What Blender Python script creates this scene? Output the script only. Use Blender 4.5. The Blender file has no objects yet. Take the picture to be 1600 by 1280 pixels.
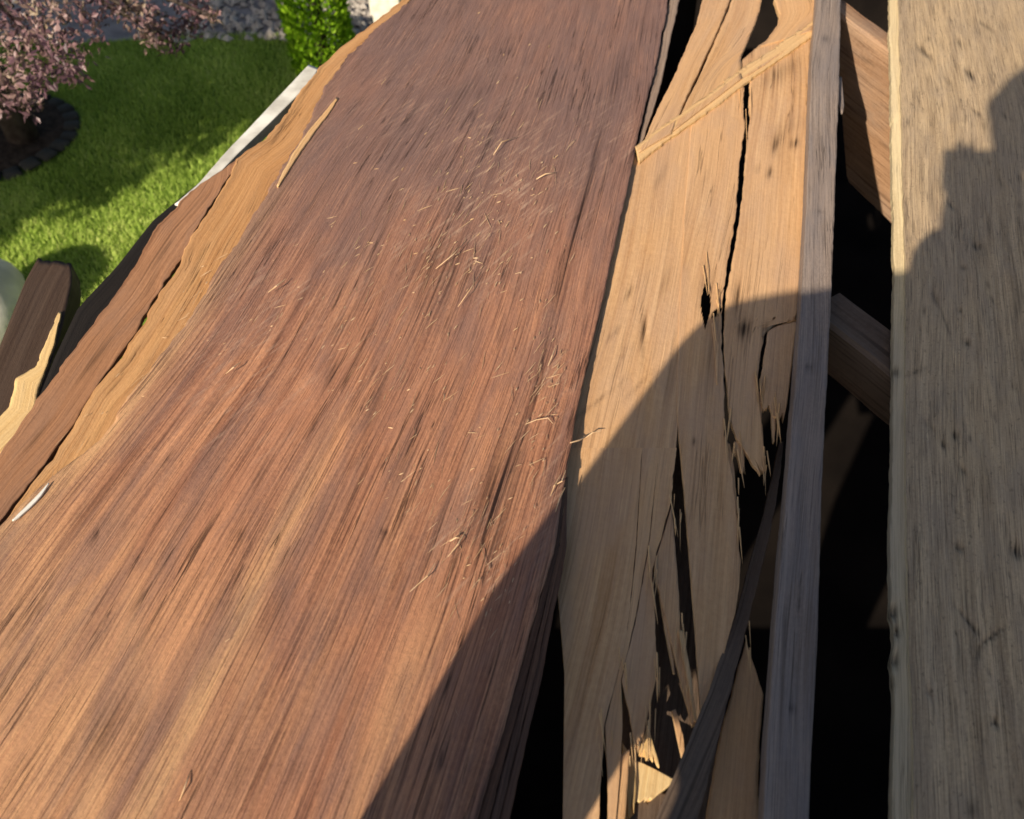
import bpy, bmesh, math, random
import numpy as np
from mathutils import Vector, noise as mnoise

# ------------------------------------------------------------------ camera, light, exposure
SC = bpy.context.scene
COL = SC.collection
FPX, CX, CY = 1400.0, 800.0, 640.0          # focal length and centre of a 1600 x 1280 view
PITCH, H = math.radians(50), 1.0            # camera 1 m above the panels, looking steeply down
FW = np.array([0, math.cos(PITCH), -math.sin(PITCH)])
UP = np.array([0, math.sin(PITCH), math.cos(PITCH)])
CAM = np.array([0, 0, H])
cd = bpy.data.cameras.new('camera'); cam = bpy.data.objects.new('camera', cd); COL.objects.link(cam)
cam.location = (0, 0, H); cam.rotation_euler = (math.pi / 2 - PITCH, 0, 0)
cd.sensor_width = 36; cd.lens = 36 * FPX / 1600; cd.clip_start = .005; cd.clip_end = 600
cd.dof.use_dof = True; cd.dof.focus_distance = 1.35; cd.dof.aperture_fstop = 5.5
SC.camera = cam

ELEV, AZ = math.radians(30.07), math.radians(212.38)      # low sun behind the photographer
w = bpy.data.worlds.new('World'); SC.world = w; w.use_nodes = True
nt = w.node_tree; bg = nt.nodes['Background']
sk = nt.nodes.new('ShaderNodeTexSky'); sk.sky_type = 'NISHITA'; sk.sun_disc = False
sk.sun_elevation = ELEV; sk.sun_rotation = AZ
nt.links.new(sk.outputs[0], bg.inputs[0]); bg.inputs[1].default_value = 0.07; sk.dust_density = 2.5
sd = bpy.data.lights.new('sun', 'SUN'); sun = bpy.data.objects.new('sun', sd); COL.objects.link(sun)
sd.energy = 5.0; sd.angle = math.radians(.53); sd.color = (1.0, .87, .68)
SUN = np.array([-math.sin(AZ) * math.cos(ELEV), -math.cos(AZ) * math.cos(ELEV), -math.sin(ELEV)])
sun.rotation_euler = Vector(SUN).to_track_quat('-Z', 'Y').to_euler(); sun.location = (-4, -6, 6)
vs = SC.view_settings; SC.display_settings.display_device = 'sRGB'
vs.view_transform = 'Standard'; vs.look = 'None'; vs.gamma = 1; vs.exposure = 0.44; vs.use_curve_mapping = False
SC.cycles.filter_width = 1.65

# ------------------------------------------------------------------ helpers
rng = np.random.default_rng(7)
random.seed(7)
def P(*a): return np.array(a, float)
def dirv(x, y): return np.array([(x - CX) / FPX, 0, 0]) - (y - CY) / FPX * UP + FW
def at(x, y, z): v = dirv(x, y); return CAM + v * ((z - H) / v[2])
def atd(x, y, dist): v = dirv(x, y); return CAM + v * dist        # by depth along the view axis

def tag(o, label=None, cat=None, group=None, kind=None):
    if label: o['label'] = label
    if cat: o['category'] = cat
    if group: o['group'] = group
    if kind: o['kind'] = kind
    return o
def empty(name, loc, label, cat, group=None):
    o = bpy.data.objects.new(name, None); COL.objects.link(o); o.location = loc; o.empty_display_size = .05
    bpy.context.view_layer.update()
    return tag(o, label, cat, group)
def link(name, me, mats, parent=None, smooth=True):
    for m in (mats if isinstance(mats, (list, tuple)) else [mats]): me.materials.append(m)
    o = bpy.data.objects.new(name, me); COL.objects.link(o)
    if parent is not None:
        o.parent = parent; o.location = -parent.location
    if smooth: me.polygons.foreach_set('use_smooth', [True] * len(me.polygons))
    return o
def mesh(name, verts, faces, uv=None, attrs=None, midx=None):
    me = bpy.data.meshes.new(name)
    me.from_pydata([tuple(map(float, v)) for v in verts], [], [tuple(map(int, f)) for f in faces])
    if uv is not None:
        lv = np.empty(len(me.loops), np.int32); me.loops.foreach_get('vertex_index', lv)
        l = me.uv_layers.new(name='UVMap'); l.data.foreach_set('uv', np.asarray(uv, np.float32)[lv].ravel())
    for k, a in (attrs or {}).items():
        t = me.attributes.new(k, 'FLOAT', 'POINT'); t.data.foreach_set('value', np.asarray(a, np.float32))
    if midx is not None: me.polygons.foreach_set('material_index', np.asarray(midx, np.int32))
    me.update()
    return me
def n1(x, seed): return mnoise.noise(Vector((x, seed * 7.13, seed * 1.7)))
_J = {}
def jag(x, seed):
    """random broken-edge offset: straight runs between unevenly spaced steps"""
    if seed not in _J: _J[seed] = np.random.default_rng(int(seed * 97) + 5).uniform(-1, 1, 4000)
    t = _J[seed]; i = int(math.floor(x)) % 3990; f = x - math.floor(x)
    f = min(1, f * 1.6)
    return t[i] * (1 - f) + t[i + 1] * f
def n2(x, y, seed): return mnoise.noise(Vector((x, y, seed * 3.71)))

# ------------------------------------------------------------------ materials
def nodes(name, rough=.7, spec=.3):
    m = bpy.data.materials.new(name); m.use_nodes = True
    t = m.node_tree; b = t.nodes['Principled BSDF']
    b.inputs['Roughness'].default_value = rough; b.inputs['Specular IOR Level'].default_value = spec
    return m, t, b
def N(t, typ, **kw):
    n = t.nodes.new(typ)
    for k, v in kw.items():
        if k in n.inputs: n.inputs[k].default_value = v
        else: setattr(n, k, v)
    return n
def math_(t, op, a, b=None, c=None, clamp=False):
    n = t.nodes.new('ShaderNodeMath'); n.operation = op; n.use_clamp = clamp
    for i, s in enumerate((a, b, c)):
        if s is None: continue
        if isinstance(s, (int, float)): n.inputs[i].default_value = s
        else: t.links.new(s, n.inputs[i])
    return n.outputs[0]
def mixc(t, f, a, b):
    n = t.nodes.new('ShaderNodeMix'); n.data_type = 'RGBA'
    for i, s in ((0, f), (6, a), (7, b)):
        if isinstance(s, (int, float)): n.inputs[i].default_value = s
        elif isinstance(s, tuple): n.inputs[i].default_value = s + (1,)
        else: t.links.new(s, n.inputs[i])
    return n.outputs[2]
def mapr(t, v, a, b, c=0, d=1):
    n = t.nodes.new('ShaderNodeMapRange'); n.clamp = True
    t.links.new(v, n.inputs[0])
    for i, s in enumerate((a, b, c, d)): n.inputs[i + 1].default_value = s
    return n.outputs[0]
def wood(name, dark, mid, light, grey, grey_amt=.3, su=1.0, sv=1.0, rough=.72, spec=.25, bump=.6, pores=.5, fleck=0.0, streak=1.0, peel=None, crack=.0, scuff=None):
    m, t, b = nodes(name, rough, spec)
    uv = N(t, 'ShaderNodeUVMap', uv_map='UVMap').outputs[0]
    def nz(fu, fv, detail=3, rough=.55, warp=0, vec=None):
        mp = N(t, 'ShaderNodeMapping'); mp.inputs['Scale'].default_value = (fu * su, fv * sv, 1)
        t.links.new(vec or uv, mp.inputs[0])
        n = N(t, 'ShaderNodeTexNoise', noise_dimensions='2D'); n.inputs['Scale'].default_value = 1
        n.inputs['Detail'].default_value = detail; n.inputs['Roughness'].default_value = rough; n.inputs['Distortion'].default_value = warp
        t.links.new(mp.outputs[0], n.inputs['Vector']); return n.outputs[0]
    # wander the grain a little
    wn = nz(1.6 / su, 1.1 / sv, 1)
    sep = N(t, 'ShaderNodeSeparateXYZ'); t.links.new(uv, sep.inputs[0])
    uu = math_(t, 'ADD', sep.outputs[0], math_(t, 'MULTIPLY', math_(t, 'SUBTRACT', wn, .5), .05))
    cmb = N(t, 'ShaderNodeCombineXYZ'); t.links.new(uu, cmb.inputs[0]); t.links.new(sep.outputs[1], cmb.inputs[1])
    gv = cmb.outputs[0]
    g1 = nz(250, 2.4, 5, .62, vec=gv); g2 = nz(50, .9, 4, .6, vec=gv); g3 = nz(620, 7, 4, .68, vec=gv)
    big = nz(8, 2.6, 4, .6, .3); blot = nz(26, 4.5, 5, .65, .3); mot = nz(210, 120, 3, .7)
    tone = math_(t, 'ADD', math_(t, 'MULTIPLY', g1, .35), math_(t, 'MULTIPLY', g2, .45))
    tone = math_(t, 'ADD', tone, math_(t, 'MULTIPLY', mot, .2))
    c = mixc(t, mapr(t, tone, .39, .61), dark, light)
    c = mixc(t, mapr(t, big, .35, .68, .25, .85), mid, c)
    pe_ = N(t, 'ShaderNodeAttribute', attribute_name='peel').outputs['Fac']
    if peel: c = mixc(t, math_(t, 'MULTIPLY', pe_, mapr(t, tone, .36, .6, .45, 1.25), clamp=True), c, peel)
    c = mixc(t, math_(t, 'MULTIPLY', mapr(t, blot, .42, .68), grey_amt, clamp=True), c, grey)
    at_p = N(t, 'ShaderNodeAttribute', attribute_name='weather_shade').outputs['Fac']
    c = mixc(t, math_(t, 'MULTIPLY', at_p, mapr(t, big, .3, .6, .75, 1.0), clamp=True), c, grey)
    line = math_(t, 'MULTIPLY', mapr(t, g1, .29, .42, streak * .52, 0), math_(t, 'SUBTRACT', 1, math_(t, 'MULTIPLY', at_p, .55)))
    c = mixc(t, line, c, tuple(x * .42 for x in dark))
    por = mapr(t, g3, .31, .46, pores, 0)
    c = mixc(t, por, c, tuple(x * .35 for x in dark))
    lt = mapr(t, g3, .60, .74, 0, .38)
    c = mixc(t, lt, c, tuple(min(.9, x * 1.35) for x in light))
    if fleck:
        fl = nz(150, 60, 3, .6, 0)
        c = mixc(t, mapr(t, fl, .27, .35, fleck, 0), c, (.02, .017, .014))
    if crack:
        ck = nz(38, .8, 4, .62, vec=gv); cm = nz(14, 3, 2)
        ck = mapr(t, math_(t, 'ABSOLUTE', math_(t, 'SUBTRACT', ck, .5)), .001, .010, 1, 0)
        ck = math_(t, 'MULTIPLY', ck, mapr(t, cm, .48, .6, 0, crack))
        c = mixc(t, ck, c, tuple(x * .2 for x in dark))
    if scuff:
        sa = N(t, 'ShaderNodeAttribute', attribute_name='scuff').outputs['Fac']
        mr = N(t, 'ShaderNodeMapping'); mr.inputs['Rotation'].default_value = (0, 0, math.radians(24)); t.links.new(uv, mr.inputs[0])
        s1 = nz(150, 9, 4, .7, vec=mr.outputs[0]); s2 = nz(30, 22, 3, .6)
        sm = math_(t, 'MULTIPLY', mapr(t, s1, .5, .68), mapr(t, s2, .38, .6))
        c = mixc(t, math_(t, 'MULTIPLY', sa, math_(t, 'MULTIPLY', sm, .6), clamp=True), c, scuff)
    at_s = N(t, 'ShaderNodeAttribute', attribute_name='stain_shade').outputs['Fac']  # dark spots, plus shade painted into pits, cracks and dents
    c = mixc(t, math_(t, 'MULTIPLY', at_s, mapr(t, g1, .36, .6, 1.25, .25), clamp=True), c, tuple(x * .12 for x in dark))
    t.links.new(c, b.inputs['Base Color'])
    hgt = math_(t, 'ADD', math_(t, 'MULTIPLY', g1, .6), math_(t, 'MULTIPLY', g3, .4))
    hgt = math_(t, 'ADD', hgt, math_(t, 'MULTIPLY', blot, .7)); hgt = math_(t, 'ADD', hgt, math_(t, 'MULTIPLY', mot, .35))
    if crack: hgt = math_(t, 'SUBTRACT', hgt, math_(t, 'MULTIPLY', ck, .8))
    bp = N(t, 'ShaderNodeBump'); bp.inputs['Strength'].default_value = bump; bp.inputs['Distance'].default_value = .0022
    t.links.new(hgt, bp.inputs['Height']); t.links.new(bp.outputs[0], b.inputs['Normal'])
    return m
def plain(name, c1, c2, scale=20, rough=.7, spec=.3, bump=0):
    m, t, b = nodes(name, rough, spec)
    tc = N(t, 'ShaderNodeTexCoord')
    n = N(t, 'ShaderNodeTexNoise'); n.inputs['Scale'].default_value = scale; n.inputs['Detail'].default_value = 5
    t.links.new(tc.outputs['Object'], n.inputs['Vector'])
    t.links.new(mixc(t, mapr(t, n.outputs[0], .35, .65), c1, c2), b.inputs['Base Color'])
    if bump:
        bp = N(t, 'ShaderNodeBump'); bp.inputs['Strength'].default_value = bump; bp.inputs['Distance'].default_value = .01
        t.links.new(n.outputs[0], bp.inputs['Height']); t.links.new(bp.outputs[0], b.inputs['Normal'])
    return m
def leafmat(name, cols, rough=.5, spec=.4, trans=.25):
    m, t, b = nodes(name, rough, spec)
    a = N(t, 'ShaderNodeAttribute', attribute_name='rnd').outputs['Fac']
    r = N(t, 'ShaderNodeValToRGB'); e = r.color_ramp.elements
    while len(e) < len(cols): e.new(.5)
    for i, c in enumerate(cols): e[i].position = i / (len(cols) - 1); e[i].color = c + (1,)
    t.links.new(a, r.inputs[0]); t.links.new(r.outputs[0], b.inputs['Base Color'])
    tr = N(t, 'ShaderNodeBsdfTranslucent'); t.links.new(r.outputs[0], tr.inputs[0])
    mx = N(t, 'ShaderNodeMixShader'); mx.inputs[0].default_value = trans
    t.links.new(b.outputs[0], mx.inputs[1]); t.links.new(tr.outputs[0], mx.inputs[2])
    t.links.new(mx.outputs[0], t.nodes['Material Output'].inputs[0])
    return m

M_red = wood('red_wood', (.23, .095, .055), (.44, .195, .112), (.68, .33, .175), (.20, .122, .106), grey_amt=.55, rough=.6, spec=.35, bump=1.1, pores=.75, streak=1.0, peel=(.66, .38, .19), crack=.75, scuff=(.58, .39, .28))
M_redside = wood('red_wood_edge', (.08, .035, .02), (.13, .06, .035), (.2, .1, .06), (.1, .08, .07), bump=.6)
M_orange = wood('under_veneer', (.38, .17, .06), (.52, .27, .11), (.64, .36, .16), (.42, .26, .15), grey_amt=.3, streak=.7, pores=.35, crack=.8)
M_outer = wood('outer_veneer', (.2, .09, .045), (.34, .165, .085), (.45, .23, .12), (.24, .15, .11), grey_amt=.4)
M_tan = wood('tan_ply', (.47, .25, .11), (.64, .375, .185), (.72, .45, .235), (.44, .30, .22), grey_amt=.35, su=.6, sv=.8, streak=.3, pores=.25, bump=.7, crack=.5)
M_tanedge = wood('tan_ply_edge', (.5, .28, .12), (.66, .4, .19), (.74, .5, .26), (.55, .4, .25), streak=.4, pores=.2)
M_raw = wood('raw_wood', (.6, .36, .14), (.74, .5, .22), (.8, .58, .3), (.6, .45, .27), streak=.3, pores=.2)
M_ridge = wood('torn_pale_wood', (.55, .32, .14), (.70, .45, .22), (.78, .54, .28), (.58, .4, .24), streak=.5, pores=.35)
M_batten = wood('grey_batten', (.17, .125, .10), (.29, .225, .19), (.38, .30, .25), (.2, .175, .175), grey_amt=.6, streak=.7, pores=.6, bump=.8, crack=.6)
M_right = wood('weathered_ply', (.29, .195, .11), (.54, .385, .23), (.74, .54, .33), (.34, .26, .19), grey_amt=.5, fleck=.35, pores=.75, su=1.0, sv=1.7, streak=.4, bump=1.0, crack=.4)
M_band = wood('pale_ply_edge', (.5, .38, .22), (.68, .53, .31), (.76, .62, .38), (.46, .38, .28), streak=.45, pores=.4, crack=.5)
M_beam = wood('fir_beam', (.2, .1, .05), (.36, .21, .12), (.48, .3, .18), (.25, .2, .17), grey_amt=.4, su=.35, streak=1.0)
M_beamshade = wood('shaded_beam', (.07, .045, .03), (.11, .075, .055), (.16, .115, .085), (.12, .1, .085), grey_amt=.4, su=.35)  # darker copy of the fir wood, shade on the second beam painted in
M_stick = wood('dark_stick', (.075, .045, .03), (.14, .09, .06), (.22, .15, .105), (.11, .09, .075), pores=.3)
M_hullshade = plain('shaded_hull', (.007, .0055, .005), (.013, .010, .0085), 6, .95, .05)  # near-black colour stands in for deep shade inside the hull
M_rail = wood('dark_rail', (.008, .006, .005), (.012, .009, .008), (.02, .015, .012), (.014, .012, .011), pores=.3)  # near-black wood for the rail under the left edge
M_brown = wood('brown_board', (.04, .022, .015), (.065, .04, .028), (.09, .058, .04), (.07, .05, .042), streak=.4, pores=.3)
M_white = plain('white_paint', (.78, .77, .71), (.5, .48, .43), 22, .5, .3)
M_fibre = plain('pale_fibre', (.72, .52, .33), (.6, .38, .2), 60, .6, .3)
M_skin = plain('skin', (.5, .3, .22), (.45, .26, .19), 10, .6)
M_cloth = plain('dark_cloth', (.03, .035, .05), (.045, .05, .07), 40, .9, .1)
M_phone = plain('black_glass', (.01, .01, .012), (.015, .015, .018), 5, .2, .5)
M_hair = plain('hair', (.03, .02, .014), (.05, .03, .02), 60, .6, .3)

# ------------------------------------------------------------------ sheets of wood laid out on the deck
def strip(name, rows, mats, parent, thick=.006, nu=12, nv=60, zoff=0, lj=0, rj=0, j0=0, j1=0, jf=26, relief=0, rs=(30, 4),
          bow=0, marks=(), weather_shade=None, uvo=None, seed=1, peelf=None, cw=.15, jw=.3, spow=1.0, holes=(), uvf=None, scuff=None, sharp=False, swap=False):
    """a long thin board between two edges: rows of (lx, ly, rx, ry, zl, zr); v runs along the board, u across"""
    R = np.array([list(r) + [0, 0][:6 - len(r)] if len(r) < 6 else r for r in rows], float)
    mid = (R[:, 0:2] + R[:, 2:4]) / 2
    P = np.array([at(m[0], m[1], 0) for m in mid])
    T = np.concatenate([[0], np.cumsum(np.linalg.norm(np.diff(P, axis=0), axis=1))]); L = T[-1]
    def ev(t):
        # smooth (cosine-free catmull-rom) evaluation at arc length t
        i = int(np.clip(np.searchsorted(T, t) - 1, 0, len(T) - 2)); f = (t - T[i]) / (T[i + 1] - T[i])
        p0, p1, p2, p3 = R[max(i - 1, 0)], R[i], R[i + 1], R[min(i + 2, len(R) - 1)]
        lin = p1 + (p2 - p1) * f
        cr = .5 * ((2 * p1) + (p2 - p0) * f + (2 * p0 - 5 * p1 + 4 * p2 - p3) * f * f + (3 * p1 - p0 - 3 * p2 + p3) * f ** 3)
        return lin * (1 - cw) + cr * cw
    uo, vo = uvo if uvo else (seed * 1.37, seed * 2.11)
    e0 = [j0 * (jag(j / nu * jf * .5, seed + 31) * .6 + jag(j / nu * jf * 1.5, seed + 33) * .6) for j in range(nu + 1)]
    e1 = [j1 * (jag(j / nu * jf * .5, seed + 35) * .6 + jag(j / nu * jf * 1.5, seed + 37) * .6) for j in range(nu + 1)]
    V, UVs, ST, WE, PX, PE, SF = [], [], [], [], [], [], []
    for i in range(nv + 1):
        for j in range(nu + 1):
            t0, t1 = max(0, e0[j] + abs(j0) * .3), min(L, L - e1[j] - abs(j1) * .3)
            t = t0 + (t1 - t0) * i / nv
            r = ev(t); s = (j / nu) ** spow
            lx, rx = r[0], r[2]; kl, kr = max(0, 1 - s / jw), max(0, 1 - (1 - s) / jw)
            dl = dr_ = 0
            if lj: dl = lj * (.5 * jag(t * 13, seed) + .35 * jag(t * 52, seed + 2) + .25 * jag(t * 130, seed + 3))
            if rj: dr_ = rj * (.5 * jag(t * 13, seed + 5) + .35 * jag(t * 52, seed + 7) + .25 * jag(t * 130, seed + 8))
            px = np.array([lx + (rx - lx) * s + dl * kl + dr_ * kr, r[1] + (r[3] - r[1]) * s])
            z = r[4] + (r[5] - r[4]) * s + zoff - bow * (2 * s - 1) ** 2
            g = at(px[0], px[1], z)
            wd = np.linalg.norm(at(r[0], r[1], 0) - at(r[2], r[3], 0))
            u, v = s * wd, t
            if swap: u, v = v, u
            if uvf: u, v = uvf(px, g)
            if relief: g[2] += relief * (n2(u * rs[0], v * rs[1], seed) + .5 * n2(u * rs[0] * 3, v * rs[1] * 2.5, seed + 4))
            V.append(g); UVs.append((u + uo, v + vo)); PX.append(px); ST.append(0.); WE.append(weather_shade(px[0], px[1]) if weather_shade else 0.); PE.append(peelf(s, px[0], px[1]) if peelf else 0.); SF.append(scuff(px[0], px[1]) if scuff else 0.)
    V = np.array(V); PX = np.array(PX); ST = np.array(ST)
    for mk in marks:      # (x, y, angle deg from image vertical, half length px, half width px, strength, depth m)
        x, y, a, la, lb, k, dp = mk
        a = math.radians(a); d = PX - (x, y)
        al = d[:, 0] * math.sin(a) - d[:, 1] * math.cos(a); ac = d[:, 0] * math.cos(a) + d[:, 1] * math.sin(a)
        gsn = np.exp(-(al / la) ** 2 - (ac / lb) ** 2)
        ST = np.clip(ST + k * gsn, 0, 1); V[:, 2] -= dp * gsn
    n = len(V); idx = np.arange(n).reshape(nv + 1, nu + 1)
    F = [(idx[i, j], idx[i + 1, j], idx[i + 1, j + 1], idx[i, j + 1]) for i in range(nv) for j in range(nu)]
    if holes:
        H = np.zeros(n, bool)
        for x, y, a, la, lb in holes:
            a = math.radians(a); d = PX - (x, y)
            al = d[:, 0] * math.sin(a) - d[:, 1] * math.cos(a); ac = d[:, 0] * math.cos(a) + d[:, 1] * math.sin(a)
            H |= np.abs(al / la) ** 1.5 + np.abs(ac / lb) < 1
        F = [f for f in F if not all(H[q] for q in f)]
    ntop = len(F)
    MI = [0] * len(F)
    loop = list(idx[:, 0]) + list(idx[nv, 1:]) + list(idx[nv - 1::-1, nu]) + list(idx[0, nu - 1:0:-1])
    low = {}
    V2, U2, S2, W2 = [], [], [], []
    for q in loop:
        low[q] = n + len(V2); V2.append(V[q] - (0, 0, thick)); U2.append((UVs[q][0] + thick, UVs[q][1])); S2.append(ST[q]); W2.append(WE[q])
    for a, b2 in zip(loop, loop[1:] + loop[:1]):
        F.append((a, low[a], low[b2], b2)); MI.append(1)
    for i in range(0 if holes else nv):
        F.append((low[idx[i, 0]], low[idx[i, nu]], low[idx[i + 1, nu]], low[idx[i + 1, 0]])); MI.append(1)
    me = mesh(name, np.vstack([V, V2]), F, UVs + U2, {'stain_shade': list(ST) + S2, 'weather_shade': WE + W2, 'peel': PE + [0.] * len(V2), 'scuff': SF + [0.] * len(V2)}, MI)
    o = link(name, me, mats, parent)
    sh = np.zeros(len(me.polygons), bool); sh[:ntop] = True
    me.polygons.foreach_set('use_smooth', sh)
    if sharp:
        ls_ = set(loop)
        for e in me.edges:
            if e.vertices[0] in ls_ and e.vertices[1] in ls_: e.use_edge_sharp = True
    return o
def tube(pts, radii, n=5):
    """verts, faces of a tapered tube through pts"""
    pts = np.asarray(pts, float); V, F = [], []
    for i, p in enumerate(pts):
        d = pts[min(i + 1, len(pts) - 1)] - pts[max(i - 1, 0)]; d /= np.linalg.norm(d) + 1e-9
        a = np.cross(d, [0, 0, 1.]) if abs(d[2]) < .9 else np.cross(d, [1., 0, 0]); a /= np.linalg.norm(a); b = np.cross(d, a)
        for k in range(n):
            th = 2 * math.pi * k / n; V.append(p + radii[i] * (math.cos(th) * a + math.sin(th) * b))
    for i in range(len(pts) - 1):
        for k in range(n):
            F.append((i * n + k, i * n + (k + 1) % n, (i + 1) * n + (k + 1) % n, (i + 1) * n + k))
    F.append(tuple(range(n - 1, -1, -1))); F.append(tuple((len(pts) - 1) * n + k for k in range(n)))
    return V, F
class MB:
    def __init__(s): s.V, s.F, s.U = [], [], []
    def add(s, V, F, U=None):
        o = len(s.V); s.V += list(V); s.F += [tuple(i + o for i in f) for f in F]
        s.U += list(U) if U is not None else [(v[0], v[1]) for v in V]
    def tube(s, pts, radii, n=5): s.add(*tube(pts, radii, n))
    def prism(s, c, ax, ay, az):
        """box spanned by half vectors; uv runs along ax"""
        c, ax, ay, az = (np.array(q, float) for q in (c, ax, ay, az))
        S = [(-1, -1, -1), (1, -1, -1), (1, 1, -1), (-1, 1, -1), (-1, -1, 1), (1, -1, 1), (1, 1, 1), (-1, 1, 1)]
        V = [c + a * ax + b * ay + d * az for a, b, d in S]
        la, lb, lc = (np.linalg.norm(q) for q in (ax, ay, az))
        U = [(b * lb + d * lc + .37, a * la) for a, b, d in S]
        s.add(V, [(0, 3, 2, 1), (4, 5, 6, 7), (0, 1, 5, 4), (1, 2, 6, 5), (2, 3, 7, 6), (3, 0, 4, 7)], U)
    def build(s, name, mats, parent=None, smooth=False, attrs=None):
        return link(name, mesh(name, s.V, s.F, s.U, attrs), mats, parent, smooth)

# ------------------------------------------------------------------ ground and garden
GZ = -1.6
def grass_mat():
    m, t, b = nodes('lawn', .9, .1)
    tc = N(t, 'ShaderNodeTexCoord'); n = N(t, 'ShaderNodeTexNoise'); n.inputs['Scale'].default_value = 9; n.inputs['Detail'].default_value = 6
    t.links.new(tc.outputs['Object'], n.inputs['Vector'])
    t.links.new(mixc(t, mapr(t, n.outputs[0], .35, .65), (.1, .17, .025), (.2, .3, .05)), b.inputs['Base Color'])
    return m
me = mesh('ground', [(-300, -300, GZ), (300, -300, GZ), (300, 300, GZ), (-300, 300, GZ)], [(0, 1, 2, 3)])
tag(link('ground', me, grass_mat()), kind='structure')
M_grass = leafmat('grass_blades', [(.14, .23, .035), (.35, .50, .085), (.52, .66, .15), (.68, .74, .25)], .7, .15, .3)
def blades(name, pts, hmin, hmax, wd):
    n = len(pts); a = rng.uniform(0, 2 * math.pi, n); h = rng.uniform(hmin, hmax, n); lean = rng.normal(0, .35, (n, 2)) * h[:, None]
    w2 = wd * rng.uniform(.6, 1.3, n); dx = np.cos(a) * w2; dy = np.sin(a) * w2
    V = np.empty((n, 3, 3)); V[:, 0] = pts; V[:, 1] = pts; V[:, 2] = pts
    V[:, 0, 0] -= dx; V[:, 0, 1] -= dy; V[:, 1, 0] += dx; V[:, 1, 1] += dy
    V[:, 2, 0] += lean[:, 0]; V[:, 2, 1] += lean[:, 1]; V[:, 2, 2] += h
    me = bpy.data.meshes.new(name); me.vertices.add(3 * n); me.vertices.foreach_set('co', V.ravel())
    me.loops.add(3 * n); me.loops.foreach_set('vertex_index', np.arange(3 * n, dtype=np.int32))
    me.polygons.add(n); me.polygons.foreach_set('loop_start', np.arange(0, 3 * n, 3, dtype=np.int32))
    at_ = me.attributes.new('rnd', 'FLOAT', 'POINT')
    pn = np.array([n2(p[0] * 3, p[1] * 3, 5) for p in pts]) * .35
    at_.data.foreach_set('value', np.repeat(np.clip(rng.normal(.45, .2, n) + pn, 0, 1), 3).astype(np.float32))
    me.update(calc_edges=True); return me
k = 290000
gx = rng.uniform(-3.6, .3, k); gy = rng.uniform(2.3, 6.2, k)
keep = (gx < -1.0 * (gy - 1.0) * .1 - .35)
path_y = lambda x: 4.98 + .05 * np.sin(x * 3)
keep &= gy < path_y(gx)
keep &= ((gx + 2.62) ** 2 + (gy - 3.98) ** 2) > .42 ** 2
pts = np.stack([gx[keep], gy[keep], np.full(keep.sum(), GZ)], 1)
ox, oy = rng.uniform(-6.5, -.4, 170000), rng.uniform(-1.5, 5.0, 170000)
ok = ((oy < 2.3) | (ox < -3.6)) & (oy < path_y(ox)) & (ox < -.55 - .12 * np.maximum(0, oy))
pts = np.vstack([pts, np.stack([ox[ok], oy[ok], np.full(ok.sum(), GZ)], 1)])
tag(link('lawn_grass', blades('lawn_grass', pts, .016, .036, .0032), M_grass, smooth=False), 'short mown bright green lawn grass', kind='stuff')

# grey path beyond the lawn
M_path = plain('path_stone', (.2, .18, .18), (.32, .29, .28), 14, .85, .2, .4)
xs = np.linspace(-9, 4, 40); V = []
for x in xs: V += [(x, path_y(x), GZ + .004), (x, path_y(x) + 1.5, GZ + .004)]
me = mesh('garden_path', V, [(2 * i, 2 * i + 2, 2 * i + 3, 2 * i + 1) for i in range(39)])
tag(link('garden_path', me, M_path), kind='structure')
mb = MB()
for i in range(900):
    x = rng.uniform(-1.95, -.6); y = path_y(x) + rng.uniform(-.08, .9); r = rng.uniform(.012, .04)
    c = np.array([x, y, GZ + r * .5]); a = rng.uniform(0, 3.14); ca, sa = math.cos(a), math.sin(a)
    q = [(1, 0, 0), (0, .8, 0), (-1, 0, 0), (0, -.8, 0), (0, 0, .7), (0, 0, -.6)]
    mb.add([c + r * np.array([ca * p[0] - sa * p[1], sa * p[0] + ca * p[1], p[2]]) for p in q],
           [(0, 1, 4), (1, 2, 4), (2, 3, 4), (3, 0, 4), (1, 0, 5), (2, 1, 5), (3, 2, 5), (0, 3, 5)])
tag(mb.build('gravel', plain('pebbles', (.25, .22, .2), (.5, .46, .42), 9, .8)), 'loose grey and beige pebbles beside the path', kind='stuff')

# leaves
def leaves(cent, n_per, spread, size, seed, aspect=.5, up=.3):
    r = np.random.default_rng(seed); V, F, A = [], [], []
    for c, s in cent:
        shade = r.uniform(0, 1)
        for _ in range(int(n_per * s)):
            d = r.normal(0, 1, 3); d /= np.linalg.norm(d)
            p = np.array(c) + d * spread * s * r.uniform(.15, 1) ** .6
            ax = r.normal(0, 1, 3) + (0, 0, -up); ax /= np.linalg.norm(ax)
            b = np.cross(ax, r.normal(0, 1, 3)); b /= np.linalg.norm(b) + 1e-9; nn = np.cross(ax, b)
            L = size * r.uniform(.6, 1.3); W = L * aspect
            o = len(V)
            V += [p, p + ax * L * .5 + b * W * .5 + nn * L * .08, p + ax * L, p + ax * L * .5 - b * W * .5 + nn * L * .08]
            F += [(o, o + 1, o + 2), (o, o + 2, o + 3)]
            A += [float(np.clip(shade * .6 + r.uniform(0, .4), 0, 1))] * 4
    return mesh('crown', V, F, None, {'rnd': A})
M_bark = plain('bark', (.045, .032, .028), (.09, .07, .06), 25, .9, .1, .8)
M_plum = leafmat('plum_leaf', [(.04, .018, .03), (.10, .05, .07), (.2, .11, .13), (.32, .21, .2), (.28, .24, .13)], .45, .5, .2)
M_leafg = leafmat('green_leaf', [(.03, .06, .012), (.05, .1, .02), (.08, .13, .03)], .5, .4, .2)
base = at(42, 222, GZ)
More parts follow.
